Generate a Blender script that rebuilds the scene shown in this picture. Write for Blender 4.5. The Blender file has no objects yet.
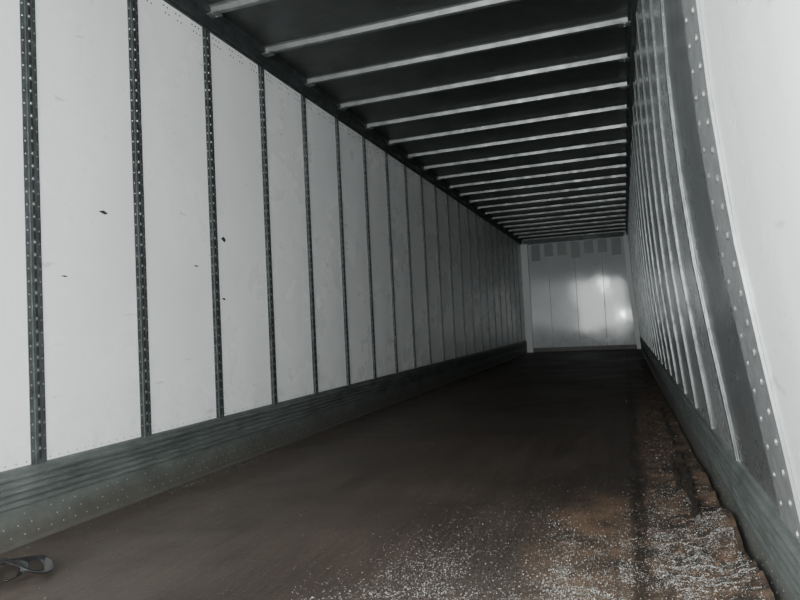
import bpy, math, random
import numpy as np
from mathutils import Vector, Matrix
from mathutils import noise as mn
random.seed(7)
S=bpy.context.scene; COL=S.collection
L=15.48; H=2.68; Y0=-1.3; PITCH=.61; T0=1.952; KICK=.283
CX,CZ=2.251,.763
# ---------------------------------------------------------------- helpers
PROF=[(0,2.580),(.283,2.566),(.47,2.540),(.67,2.510),(.93,2.474),(1.2,2.450),(1.52,2.434),(2.1,2.430),(H,2.432)]
def xr(z,y=0):
    a=float(np.interp(z,[a for a,b in PROF],[b for a,b in PROF]))
    b=2.580-(2.580-2.432)*min(1,max(0,z)/H)
    t=min(1,max(0,(y-1.8)/2.2)); t=t*t*(3-2*t)*.55
    return a*(1-t)+b*t
class MB:
    def __init__(s): s.v=[];s.f=[];s.m=[]
    def add(s,vs,fs,mi=0):
        o=len(s.v); s.v+= [tuple(p) for p in vs]; s.f+=[tuple(i+o for i in f) for f in fs]; s.m+=[mi]*len(fs)
    def box(s,x0,x1,y0,y1,z0,z1,mi=0):
        s.add([(x0,y0,z0),(x1,y0,z0),(x1,y1,z0),(x0,y1,z0),(x0,y0,z1),(x1,y0,z1),(x1,y1,z1),(x0,y1,z1)],
          [(0,3,2,1),(4,5,6,7),(0,1,5,4),(1,2,6,5),(2,3,7,6),(3,0,4,7)],mi)
    def obj(s,name,mats,smooth=False,parent=None):
        me=bpy.data.meshes.new(name); me.from_pydata(s.v,[],s.f)
        for m in mats: me.materials.append(m)
        me.polygons.foreach_set('material_index',s.m)
        if smooth: me.polygons.foreach_set('use_smooth',[True]*len(s.f))
        me.update(); o=bpy.data.objects.new(name,me); COL.objects.link(o)
        if parent: o.parent=parent
        return o
def rivet(mb,p,n,r=.004,h=.0025,mi=0,seg=6):
    n=Vector(n).normalized(); a=n.orthogonal().normalized(); b=n.cross(a); p=Vector(p)
    vs=[]
    for k,(rr,hh) in enumerate([(1,0),(.75,.75)]):
        for i in range(seg):
            t=2*math.pi*i/seg; vs.append(p+(a*math.cos(t)+b*math.sin(t))*r*rr+n*h*hh)
    vs.append(p+n*h)
    fs=[(i,(i+1)%seg,seg+(i+1)%seg,seg+i) for i in range(seg)]+[(seg+i,seg+(i+1)%seg,2*seg) for i in range(seg)]
    mb.add(vs,fs,mi)
def mat(name):
    m=bpy.data.materials.new(name); m.use_nodes=True; nt=m.node_tree
    return m,nt,nt.nodes['Principled BSDF']
def N(nt,t,**k):
    n=nt.nodes.new(t)
    for a,b in k.items():
        if a in n.inputs.keys(): n.inputs[a].default_value=b
        else: setattr(n,a,b)
    return n
def coords(nt,scale=(1,1,1)):
    tc=N(nt,'ShaderNodeTexCoord'); mp=N(nt,'ShaderNodeMapping'); mp.inputs['Scale'].default_value=scale
    nt.links.new(tc.outputs['Object'],mp.inputs['Vector']); return mp.outputs[0]
def noise(nt,scale,vec,detail=5,rough=.6):
    n=N(nt,'ShaderNodeTexNoise'); n.inputs['Scale'].default_value=scale; n.inputs['Detail'].default_value=detail
    n.inputs['Roughness'].default_value=rough; nt.links.new(vec,n.inputs['Vector']); return n.outputs['Fac']
def ramp(nt,fac,stops):
    r=N(nt,'ShaderNodeValToRGB'); e=r.color_ramp.elements
    while len(e)<len(stops): e.new(.5)
    for i,(p,c) in enumerate(stops):
        e[i].position=p; e[i].color=(c,c,c,1) if isinstance(c,(int,float)) else (*c,1)
    nt.links.new(fac,r.inputs[0]); return r.outputs[0]
def mix(nt,fac,a,b,mode='MIX'):
    n=N(nt,'ShaderNodeMix'); n.data_type='RGBA'; n.blend_type=mode
    for s,i in ((fac,0),(a,6),(b,7)):
        if hasattr(s,'is_linked'): nt.links.new(s,n.inputs[i])
        else: n.inputs[i].default_value=(*s,1) if isinstance(s,tuple) else s
    return n.outputs[2]
def mth(nt,op,a,b=None,c=None):
    n=N(nt,'ShaderNodeMath'); n.operation=op
    for i,s in enumerate((a,b,c)):
        if s is None: continue
        if hasattr(s,'is_linked'): nt.links.new(s,n.inputs[i])
        else: n.inputs[i].default_value=s
    return n.outputs[0]
def sepxyz(nt):
    tc=N(nt,'ShaderNodeTexCoord'); s=N(nt,'ShaderNodeSeparateXYZ'); nt.links.new(tc.outputs['Object'],s.inputs[0]); return s.outputs
def mrange(nt,v,a,b,c=0,d=1):
    n=N(nt,'ShaderNodeMapRange'); n.interpolation_type='SMOOTHSTEP'
    nt.links.new(v,n.inputs[0])
    for i,x in enumerate((a,b,c,d)): n.inputs[i+1].default_value=x
    return n.outputs[0]
def bump(nt,bs,h,strength,dist=.01):
    b=N(nt,'ShaderNodeBump'); b.inputs['Strength'].default_value=strength; b.inputs['Distance'].default_value=dist
    nt.links.new(h,b.inputs['Height']); nt.links.new(b.outputs[0],bs.inputs['Normal'])
# ---------------------------------------------------------------- materials
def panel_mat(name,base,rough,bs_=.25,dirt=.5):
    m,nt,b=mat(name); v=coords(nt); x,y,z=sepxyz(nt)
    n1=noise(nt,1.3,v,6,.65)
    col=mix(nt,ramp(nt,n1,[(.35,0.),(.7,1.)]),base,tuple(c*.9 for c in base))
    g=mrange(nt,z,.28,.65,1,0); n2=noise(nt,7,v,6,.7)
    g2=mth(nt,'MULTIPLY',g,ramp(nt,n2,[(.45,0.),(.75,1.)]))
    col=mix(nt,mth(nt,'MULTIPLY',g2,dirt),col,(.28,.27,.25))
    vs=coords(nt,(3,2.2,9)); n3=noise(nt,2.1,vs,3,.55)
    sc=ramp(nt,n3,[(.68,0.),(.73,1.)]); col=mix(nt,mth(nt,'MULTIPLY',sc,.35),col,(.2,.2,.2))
    nt.links.new(col,b.inputs['Base Color'])
    nt.links.new(ramp(nt,n1,[(.3,rough*.8),(.75,rough*1.3)]),b.inputs['Roughness'])
    b.inputs['Specular IOR Level'].default_value=.5
    vb=coords(nt,(1,2.5,.8)); bump(nt,b,noise(nt,1.6,vb,2,.4),bs_,.02)
    return m
M_panel=panel_mat('white_liner_panel',(.80,.81,.812),.28,.25,.35)
M_panelR=panel_mat('shaded_liner_panel',(.21,.22,.223),.24)  # white liner darkened: right wall's dimness under grazing light is in the base colour
M_back=panel_mat('front_wall_liner',(.60,.62,.63),.08,.22,.6)
def steel(name,c,rough=.45,metal=.7,scale=18,dark=.55):
    m,nt,b=mat(name); v=coords(nt)
    n=noise(nt,scale,v,6,.7)
    nt.links.new(mix(nt,ramp(nt,n,[(.35,0.),(.68,1.)]),c,tuple(q*dark for q in c)),b.inputs['Base Color'])
    b.inputs['Metallic'].default_value=metal
    nt.links.new(ramp(nt,n,[(.3,rough*.8),(.7,min(1,rough*1.35))]),b.inputs['Roughness'])
    bump(nt,b,n,.15,.003); return m
M_post=steel('galvanized_post',(.12,.132,.134),.42,.5,18,.4)
M_postR=steel('galvanized_post_bright',(.17,.18,.182),.36,.5,18,.4)
M_rivet=steel('rivet_steel',(.42,.44,.44),.3,.8)
M_slot,_,b=mat('slot_shadow'); b.inputs['Base Color'].default_value=(.012,.013,.014,1); b.inputs['Roughness'].default_value=.8
M_bow=steel('roof_bow_steel',(.19,.20,.197),.38,.45,9,.6)
M_roof=steel('roof_sheet',(.060,.067,.065),.32,.45,2.5,.6)
M_rail=steel('top_rail_steel',(.07,.078,.078),.45,.5,10)
M_flange=steel('flange_steel',(.27,.28,.285),.4,.4,14,.6)
M_gal=steel('galvanized_sheet',(.15,.158,.16),.28,.45,3,.75)
M_vent,_,b=mat('vent_shadow'); b.inputs['Base Color'].default_value=(.22,.23,.235,1); b.inputs['Roughness'].default_value=.4
M_kick,nt,b=mat('scuff_plate'); v=coords(nt,(1,.5,1)); x,y,z=sepxyz(nt)
n=noise(nt,9,v,7,.72); n2=noise(nt,40,coords(nt),4,.7)
c=mix(nt,ramp(nt,n,[(.35,0.),(.65,1.)]),(.135,.150,.144),(.06,.068,.064))
low=mrange(nt,z,.02,.17,1,0)
c=mix(nt,mth(nt,'MULTIPLY',low,ramp(nt,n2,[(.3,.45),(.6,.95)])),c,(.075,.068,.058))
nt.links.new(c,b.inputs['Base Color']); b.inputs['Metallic'].default_value=.25; b.inputs['Roughness'].default_value=.5
bump(nt,b,n2,.3,.004)
# floor
M_floor,nt,b=mat('dirty_hardwood_floor'); x,y,z=sepxyz(nt)
v=coords(nt); vst=coords(nt,(1,.12,1))
n1=noise(nt,1.1,v,7,.65); n2=noise(nt,9,vst,6,.7); n3=noise(nt,60,v,5,.75); n4=noise(nt,4.5,v,7,.7)
c=mix(nt,ramp(nt,n1,[(.32,0.),(.68,1.)]),(.025,.0185,.015),(.055,.042,.034))
c=mix(nt,mth(nt,'MULTIPLY',ramp(nt,n2,[(.42,0.),(.68,1.)]),.6),c,(.014,.0105,.0085))
c=mix(nt,mth(nt,'MULTIPLY',ramp(nt,n3,[(.5,0.),(.75,1.)]),.35),c,(.12,.098,.082))
lf=mth(nt,'MULTIPLY',mrange(nt,x,.1,1.3,1,0),ramp(nt,n4,[(.35,.3),(.65,1.)]))
c=mix(nt,mth(nt,'MULTIPLY',lf,.5),c,(.090,.076,.065))
fr=mth(nt,'FRACT',mth(nt,'MULTIPLY',x,1/.305)); seam=mth(nt,'LESS_THAN',fr,.018)
c=mix(nt,mth(nt,'MULTIPLY',seam,.45),c,(.006,.005,.004))
wx=mth(nt,'ADD',x,mth(nt,'MULTIPLY',mth(nt,'SUBTRACT',n4,.5),.35))
bare=mth(nt,'MULTIPLY',mrange(nt,wx,2.24,2.34),mrange(nt,y,4.0,8.5,1,0))
bare=mth(nt,'MULTIPLY',bare,ramp(nt,n2,[(.35,.15),(.6,1.)]))
c=mix(nt,mth(nt,'MULTIPLY',bare,.65),c,(.12,.07,.042))
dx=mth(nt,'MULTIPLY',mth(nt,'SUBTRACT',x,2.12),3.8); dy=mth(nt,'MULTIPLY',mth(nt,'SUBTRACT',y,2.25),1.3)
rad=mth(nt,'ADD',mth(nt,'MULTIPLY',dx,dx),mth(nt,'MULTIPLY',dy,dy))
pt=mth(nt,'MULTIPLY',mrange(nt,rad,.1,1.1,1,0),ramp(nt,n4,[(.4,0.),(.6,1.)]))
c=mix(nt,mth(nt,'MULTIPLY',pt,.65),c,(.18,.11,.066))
gd=mth(nt,'MULTIPLY',mrange(nt,y,1.3,3.2,1,0),mrange(nt,x,1.2,2.0)); gd=mth(nt,'MULTIPLY',gd,ramp(nt,n3,[(.35,.2),(.62,1.)]))
c=mix(nt,mth(nt,'MULTIPLY',gd,.45),c,(.13,.115,.10))
gx=mth(nt,'ABSOLUTE',mth(nt,'SUBTRACT',mth(nt,'ADD',x,mth(nt,'MULTIPLY',mth(nt,'SUBTRACT',n4,.5),.06)),2.255))
c=mix(nt,mth(nt,'MULTIPLY',mrange(nt,gx,.01,.04,1,0),.6),c,(.010,.008,.007))
nt.links.new(c,b.inputs['Base Color'])
nt.links.new(ramp(nt,n1,[(.3,.42),(.7,.7)]),b.inputs['Roughness']); b.inputs['Specular IOR Level'].default_value=.28
bump(nt,b,mth(nt,'ADD',mth(nt,'MULTIPLY',n3,.6),n2),.5,.006)
M_chip,nt,b=mat('metal_chip'); b.inputs['Metallic'].default_value=.35; b.inputs['Roughness'].default_value=.35
nn=noise(nt,45,coords(nt)); nt.links.new(mix(nt,ramp(nt,nn,[(.36,0.),(.64,1.)]),(.62,.62,.60),(.13,.12,.11)),b.inputs['Base Color'])
M_wood,nt,b=mat('wood_chip'); nn=noise(nt,20,coords(nt)); nt.links.new(mix(nt,nn,(.16,.10,.065),(.04,.026,.018)),b.inputs['Base Color']); b.inputs['Roughness'].default_value=.8
M_dirt,nt,b=mat('damp_dirt'); nn=noise(nt,9,coords(nt),7,.75); n5=noise(nt,90,coords(nt),3,.7)
nt.links.new(mix(nt,ramp(nt,nn,[(.42,0.),(.60,1.)]),(.015,.011,.009),(.085,.052,.032)),b.inputs['Base Color']); b.inputs['Roughness'].default_value=.8
bump(nt,b,n5,.8,.006)
M_dark,nt,b=mat('wet_dark_wood'); nn=noise(nt,6,coords(nt,(6,.6,6)),6,.7)
nt.links.new(mix(nt,nn,(.008,.0065,.0055),(.035,.025,.019)),b.inputs['Base Color']); b.inputs['Roughness'].default_value=.6
M_black,nt,b=mat('black_plastic'); nn=noise(nt,25,coords(nt)); nt.links.new(mix(nt,nn,(.006,.006,.007),(.014,.014,.015)),b.inputs['Base Color']); b.inputs['Roughness'].default_value=.16
# ---------------------------------------------------------------- shell
mb=MB(); mb.box(-.06,2.66,Y0,L+.06,-.08,0); mb.obj('floor',[M_floor])
mb=MB(); mb.box(-.06,0,Y0,L+.06,0,H+.03); W_L=mb.obj('wall_left',[M_panel])
mb=MB(); mb.box(-.06,2.66,Y0,L+.06,H+.03,H+.08); W_C=mb.obj('ceiling',[M_roof])
mb=MB(); mb.box(0,2.60,L,L+.06,0,H+.03); W_B=mb.obj('wall_back',[M_back])
YS0,YS1=1.455,1.667
def rsheet(mb,y0,y1,off,z0,z1,mi,thick=.05,nz=18):
    zs=np.linspace(z0,z1,nz+1); vs=[];fs=[]
    for z in zs:
        a=xr(z,y0)-off; b=xr(z,y1)-off; vs+=[(a,y0,z),(b,y1,z),(a+thick,y0,z),(b+thick,y1,z)]
    for i in range(nz):
        a=4*i; fs+=[(a,a+1,a+5,a+4),(a+2,a+6,a+7,a+3),(a,a+4,a+6,a+2),(a+1,a+3,a+7,a+5)]
    fs+=[(0,2,3,1),(4*nz,4*nz+1,4*nz+3,4*nz+2)]
    mb.add(vs,fs,mi)
mb=MB()
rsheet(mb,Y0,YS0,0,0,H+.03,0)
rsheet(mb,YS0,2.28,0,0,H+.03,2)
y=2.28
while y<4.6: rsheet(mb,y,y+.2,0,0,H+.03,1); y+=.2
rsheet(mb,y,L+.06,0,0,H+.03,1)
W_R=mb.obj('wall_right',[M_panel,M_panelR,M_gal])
# ---------------------------------------------------------------- logistics posts
def post_left(mb,y):
    z0,z1=KICK-.01,H-.085
    w=.036
    mb.box(0,.004,y-w,y+w,z0,z1,0)
    mb.box(.004,.010,y-.017,y+.017,z0,z1,0)
    z=z0+.05
    while z<z1-.04:
        mb.box(.0100,.0108,y-.006,y+.006,z-.016,z+.016,2)
        rivet(mb,(.004,y-.027,z+.02),(1,0,0),.0045,.003,1); rivet(mb,(.004,y+.027,z+.02),(1,0,0),.0045,.003,1)
        rivet(mb,(.0100,y,z+.026),(1,0,0),.005,.003,1)
        z+=.052
mb=MB(); k=-5
while T0+PITCH*k<L-.15:
    post_left(mb,T0+PITCH*k); k+=1
mb.obj('logistics_posts',[M_post,M_rivet,M_slot],parent=W_L)
mb=MB()
def post_right(mb,y,w=.034):
    z0,z1=KICK-.01,H-.085
    rsheet(mb,y-w,y+w,.004,z0,z1,0,.0035)
    rsheet(mb,y-.016,y+.016,.008,z0,z1,0,.004)
    z=z0+.05
    while z<z1-.04:
        xa,xb=xr(z-.016,y)-.0088,xr(z+.016,y)-.0088
        mb.add([(xa,y-.006,z-.016),(xa,y+.006,z-.016),(xb,y+.006,z+.016),(xb,y-.006,z+.016)],[(0,3,2,1)],2)
        for s in(-1,1): rivet(mb,(xr(z+.02,y)-.004,y+s*.026,z+.02),(-1,0,0),.0045,.003,1)
        z+=.052
y=2.28
while y<L-.15:
    post_right(mb,y); y+=PITCH
for y in (.25,-.6): post_right(mb,y)
mb.obj('logistics_posts',[M_postR,M_rivet,M_slot],parent=W_R)
mb=MB(); rsheet(mb,YS0,YS1,.007,.20,H-.085,0,.0065,24)
z=.24
while z<H-.12:
    rivet(mb,(xr(z)-.007,YS0+.05,z),(-1,0,0),.010,.005,1,8)
    rivet(mb,(xr(z+.03)-.007,YS1-.045,z+.03),(-1,0,0),.008,.004,1,8)
    z+=.062
mb.obj('riveted_flange',[M_flange,M_rivet],parent=W_R)
mb=MB(); k=-5
while T0+PITCH*k<L-.7:
    y0=T0+PITCH*k
    for j in range(12):
        yy=y0+.055+j*.0455
        rivet(mb,(0,yy,KICK+.022),(1,0,0),.004,.0025,0)
    for yy in (.07,.10,.13,.24,.27,.34,.37,.48,.51,.54):
        rivet(mb,(0,y0+yy,H-.115),(1,0,0),.0055,.002,1); rivet(mb,(0,y0+yy+.012,H-.15),(1,0,0),.0055,.002,1)
    k+=1
mb.obj('panel_rivets',[M_rivet,M_slot],parent=W_L)
# ---------------------------------------------------------------- scuff plates
def kick(mb,side):
    pr=[(.0,.292),(.010,.286),(.012,.272)]
    z=.268
    for i in range(5):
        pr+=[(.012,z),(.022,z-.006),(.022,z-.016),(.012,z-.022)]; z-=.026
    pr+=[(.014,.13),(.016,.012),(.030,.0)]
    n=len(pr); ys=[Y0]+list(np.arange(1.6,5.01,.2))+[L-.005]; vs=[]
    for yy in ys:
        for (o,zz) in pr:
            X=(o if side<0 else xr(zz,yy)-o); vs.append((X,yy,zz))
    fs=[]
    for q in range(len(ys)-1):
        a=q*n; c_=a+n
        fs+=[(a+i,a+i+1,c_+i+1,c_+i) if side>0 else (a+i,c_+i,c_+i+1,a+i+1) for i in range(n-1)]
    mb.add(vs,fs,0)
    y=Y0+.05
    while y<L-.1:
        for zz in (.115,.075,.035):
            if random.random()<.85:
                yy=y+(0 if zz!=.075 else .03)
                X=.0165 if side<0 else xr(zz,yy)-.0165
                rivet(mb,(X,yy,zz),(-side,0,0),.0030,.002,1,5)
        y+=.06
for side,nm in ((-1,'baseboard_left'),(1,'baseboard_right')):
    mb=MB(); kick(mb,side); mb.obj(nm,[M_kick,M_rivet])
mb=MB(); mb.box(.03,2.55,L-.012,L,.0,.10,0); mb.obj('baseboard_back',[M_kick])
# ---------------------------------------------------------------- top rails
mb=MB(); mb.box(0,.030,Y0,L,H-.075,H-.01,0); mb.box(0,.055,Y0,L,H-.012,H+.03,0); mb.box(0,.012,Y0,L,H-.09,H-.075,0)
mb.obj('trim_top_left',[M_rail])
mb=MB(); X=2.432; mb.box(X-.025,X,Y0,L,H-.075,H-.01,0); mb.box(X-.045,X,Y0,L,H-.012,H+.03,0)
mb.obj('trim_top_right',[M_rail])
# ---------------------------------------------------------------- roof bows (hat section)
mb=MB(); k=-5
while T0+PITCH*k<L-.1:
    y=T0+PITCH*k
    pr=[(-.045,.030),(-.022,.026),(-.016,-.004),(.016,-.004),(.022,.026),(.045,.030)]
    vs=[];nx=8
    for i in range(nx+1):
        x=.03+(2.41-.03)*i/nx
        for dy,dz in pr: vs.append((x,y+dy,H-.002+dz*.98))
    fs=[]
    for i in range(nx):
        for j in range(5):
            a=i*6+j; fs.append((a,a+1,a+7,a+6))
    mb.add(vs,fs,0)
    for x0,x1 in((.03,.10),(2.33,2.405)):
        mb.box(x0,x1,y-.03,y+.03,H-.016,H-.006,0)
        for dy in(-.02,.02): rivet(mb,((x0+x1)/2,y+dy,H-.016),(0,0,-1),.006,.004,1)
    k+=1
mb.obj('roof_bows',[M_bow,M_rivet],parent=W_C)
# ---------------------------------------------------------------- front bulkhead details
M_w,_,b=mat('corner_post_paint'); b.inputs['Base Color'].default_value=(.62,.65,.65,1); b.inputs['Roughness'].default_value=.35
mb=MB()
mb.box(.0,.16,L-.10,L,0.0,H-.09,0); mb.obj('corner_post',[M_w],parent=W_B)
mb=MB()
mb.add([(xr(z,L)-.10,L-.08,z) for z in (0,1.3,H-.09)]+[(xr(z,L)-.002,L-.08,z) for z in (0,1.3,H-.09)]+[(xr(z,L)-.10,L,z) for z in (0,1.3,H-.09)],
  [(0,1,4,3),(1,2,5,4),(0,6,7,1),(1,7,8,2)],0); mb.obj('corner_post',[M_w],parent=W_B)
mb=MB()
mb.box(.06,2.36,L-.03,L,H-.10,H+.0,0)
for x in (.62,1.23,1.84):
    mb.box(x-.008,x+.008,L-.006,L,.1,H-.1,1)
for i,x in enumerate(np.arange(.34,2.35,.305)):
    mb.box(x-.10,x+.10,L-.010,L,H-.42-(.09 if i%3==0 else 0),H-.12,2)
mb.obj('trim_front_header',[M_rail,M_flange,M_vent],parent=W_B)
# ---------------------------------------------------------------- torn scuffs on left liner
mb=MB()
for (y,z,w,h) in ((2.33,1.36,.030,.010),(3.27,1.34,.026,.018),(2.10,1.05,.02,.004),(3.0,1.16,.025,.005),(3.25,.98,.02,.008)):
    mb.add([(.0006,y-w,z+h*.2),(.006,y-w*.1,z+h),(.0006,y+w,z),(.004,y+.2*w,z-h)],[(0,3,1),(1,3,2),(0,1,2)],0)
mb.obj('liner_tears',[M_slot],parent=W_L)
# ---------------------------------------------------------------- debris
PILE=bpy.data.objects.new('debris_pile',None); COL.objects.link(PILE)
def hz(x,y):
    s=(x-2.2)/.345; env=math.exp(-max(0,y-2.2)/2.2)*.9+.12
    n_=mn.noise(Vector((x*7,y*4,0)))*.6+mn.noise(Vector((x*22,y*18,3)))*.4
    return (max(0,s)**1.8)*.075*env*(1+.9*n_)+.014*env*n_*min(1,s*2)-.006
mb=MB(); ny=420; nx=18; vs=[];fs=[]
for i in range(ny+1):
    y=-1.2+(i/ny)*13
    for j in range(nx+1):
        x=2.20+j/nx*.345; vs.append((x,y,hz(x,y)))
for i in range(ny):
    for j in range(nx):
        a=i*(nx+1)+j; fs.append((a,a+1,a+nx+2,a+nx+1))
mb.add(vs,fs,0); mb.obj('dirt_bank',[M_dirt],True,PILE)
def gz(x,y): return 0 if x<2.2 else max(0,hz(x,y))
mb=MB()
def flake(x,y,s,mi):
    x=min(x,2.535); z=gz(x,y)
    a=random.uniform(0,6.28); l=s*random.uniform(.5,2.0); w=s*random.uniform(.25,.6)
    dx,dy=math.cos(a),math.sin(a); px,py=-dy,dx; h=s*random.uniform(.1,1.); z+=.0008
    mb.add([(x-dx*l+px*w,y-dy*l+py*w,z+random.random()*h*.4),(x-dx*l-px*w,y-dy*l-py*w,z),
            (x-px*w,y-py*w,z+h),(x+px*w,y+py*w,z+h+.0005),
            (x+dx*l-px*w,y+dy*l-py*w,z+random.random()*h*.5),(x+dx*l+px*w,y+dy*l+py*w,z)],[(0,1,2,3),(3,2,4,5)],mi)
cnt=0
while cnt<42000:
    x=random.uniform(1.1,2.53); y=1.2+random.random()*2.4
    d=min(1,max(0,(x-1.2)/.9))**1.4
    d*=1/(1+math.exp((y-(1.72+.62*(x-1.2)))/.15))+.05*math.exp(-(y-1.5)/.9)
    if 2.23<x<2.29: d*=.4
    if abs(x-2.12)<.07 and y>1.9: d*=.35
    cl=mn.noise(Vector((x*3.5,y*3.5,1)))+.5*mn.noise(Vector((x*12,y*12,2)))
    d*=min(1,max(.12,.6+1.3*cl))
    if random.random()<d:
        flake(x,y,random.uniform(.0008,.0026),0 if random.random()<.82 else 1); cnt+=1
for i in range(3400):
    y=1.2+random.expovariate(1/1.6)
    if y<L-.4: flake(random.gauss(2.42,.08) if random.random()<.8 else random.uniform(2.2,2.5),y,random.uniform(.0012,.004),random.choice((0,0,1,1,1)))
for i in range(500):
    flake(random.uniform(.1,2.45),1.2+random.expovariate(1/2.),random.uniform(.0008,.002),0)
for i in range(240):
    flake(.05+abs(random.gauss(0,.05)),random.gauss(3.1,.35),random.uniform(.0012,.0035),0)
for i in range(140):
    flake(.05+abs(random.gauss(0,.06)),random.uniform(1.2,9),random.uniform(.0012,.003),0)
flake(1.05,3.95,.010,0); flake(1.02,3.98,.008,0)
mb.obj('metal_shavings',[M_chip,M_wood],parent=PILE)
mb=MB()
for i in range(260):
    y=random.uniform(1.7,5.5); x=min(2.50,random.gauss(2.43,.06)); s=random.uniform(.003,.011)
    z=gz(x,y); pts=[]
    for a in range(7):
        t=a/7*6.283; r=s*random.uniform(.5,1.2); pts.append((x+math.cos(t)*r*.8,y+math.sin(t)*r*1.5,z-.002+random.random()*s*.3))
    top=[((p[0]-x)*.55+x,(p[1]-y)*.55+y,z+s*random.uniform(.3,.8)) for p in pts]
    vs=[(min(p[0],2.535),p[1],p[2]) for p in pts+top]
    mb.add(vs,[(a,(a+1)%7,7+(a+1)%7,7+a) for a in range(7)]+[tuple(range(7,14))],random.choice((0,0,0,1)))
mb.obj('debris_lumps',[M_dirt,M_wood],parent=PILE)
# broken dark board edge lying along the wall
mb=MB()
def board(y0,y1,x0,x1,w,h,seed):
    r=random.Random(seed); n=26; vs=[]
    for i in range(n+1):
        t=i/n; y=y0+(y1-y0)*t; xc=x0+(x1-x0)*t+r.uniform(-.006,.006); ww=w*(1-.6*abs(2*t-1)**3)*r.uniform(.7,1.15); z=gz(xc,y)
        hh=h*r.uniform(.75,1.1)
        for a,b_ in ((-ww,0),(ww,.0),(ww*.8,hh),(-ww*.8,hh*r.uniform(.6,1))): vs.append((min(2.535,xc+a),y+r.uniform(-.01,.01),z-.004+b_))
    fs=[(0,1,2,3),(4*n+3,4*n+2,4*n+1,4*n)]
    for i in range(n):
        for j in range(4):
            a=4*i+j; b_=4*i+(j+1)%4; fs.append((a,a+4,b_+4,b_))
    mb.add(vs,fs,0)
board(2.45,3.75,2.455,2.475,.018,.026,1); board(2.9,3.6,2.425,2.44,.012,.018,2); board(3.9,5.6,2.47,2.48,.012,.018,3)
mb.obj('broken_board',[M_dark],parent=PILE)
# ---------------------------------------------------------------- crumpled black strap
def ribbon(name,pts,w,mtl,th=.003):
    mb=MB(); P=[Vector(p) for p in pts]; n=len(P); vs=[]
    for i,p in enumerate(P):
        t=(P[min(i+1,n-1)]-P[max(i-1,0)]).normalized(); tw=.5*math.sin(i*1.7)
        s=Vector((-t.y,t.x,tw)).normalized(); nn=t.cross(s).normalized()
        for a,b_ in((-1,-1),(1,-1),(1,1),(-1,1)): vs.append(p+s*w*a+nn*th*b_)
    fs=[]
    for i in range(n-1):
        for j in range(4):
            a=4*i+j; b_=4*i+(j+1)%4; fs.append((a,b_,b_+4,a+4))
    fs+=[(3,2,1,0),(4*n-4,4*n-3,4*n-2,4*n-1)]
    zmin=min(v.z for v in vs); vs=[(v.x,v.y,v.z-zmin+.001) for v in vs]
    mb.add(vs,fs,0); o=mb.obj(name,[mtl],True); m=o.modifiers.new('s','SUBSURF'); m.levels=m.render_levels=2; return o
ribbon('crumpled_black_strap',[(.13,1.50,.02),(.17,1.52,.06),(.22,1.58,.03),(.30,1.62,.07),(.37,1.58,.03),(.35,1.50,.02),(.27,1.49,.055),(.18,1.58,.06),(.22,1.67,.02),(.33,1.68,.055),(.41,1.64,.02),(.42,1.56,.04),(.36,1.55,.07),(.27,1.56,.075),(.22,1.60,.05)],.020,M_black)
# ---------------------------------------------------------------- lights
def area(name,loc,rot,sx,sy,e,col):
    l=bpy.data.lights.new(name,'AREA'); l.shape='RECTANGLE'; l.size=sx; l.size_y=sy; l.energy=e; l.color=col
    o=bpy.data.objects.new(name,l); o.location=loc; o.rotation_euler=rot; COL.objects.link(o); return o
area('doorway_daylight',(1.22,Y0-.15,1.3),(math.radians(90),0,0),2.3,2.4,215,(.96,1.0,.985))
area('dock_lamp',(1.34,Y0+.05,2.27),(math.radians(88),0,0),.12,.5,26,(.95,1,1))
l=bpy.data.lights.new('camera_flash','POINT'); l.energy=200; l.shadow_soft_size=.03; l.color=(.97,1,.985)
o=bpy.data.objects.new('camera_flash',l); o.location=(CX-.02,-.03,CZ+.05); COL.objects.link(o)
w=bpy.data.worlds.new('World'); S.world=w; w.use_nodes=True
w.node_tree.nodes['Background'].inputs[0].default_value=(.75,.78,.8,1); w.node_tree.nodes['Background'].inputs[1].default_value=.5
# ---------------------------------------------------------------- camera
f,yaw,pi_,ro=638.6,.3362,.0419,-.0494
F=Vector((-math.sin(yaw)*math.cos(pi_),math.cos(yaw)*math.cos(pi_),math.sin(pi_)))
R=Vector((math.cos(yaw),math.sin(yaw),0)); U=R.cross(F)
R2=R*math.cos(ro)+U*math.sin(ro); U2=U*math.cos(ro)-R*math.sin(ro)
cam=bpy.data.cameras.new('camera'); cam.sensor_width=36; cam.lens=f/800*36; cam.clip_start=.02
co=bpy.data.objects.new('camera',cam); COL.objects.link(co)
M=Matrix((R2,U2,-F)).transposed().to_4x4(); M.translation=(CX,0,CZ); co.matrix_world=M
S.camera=co
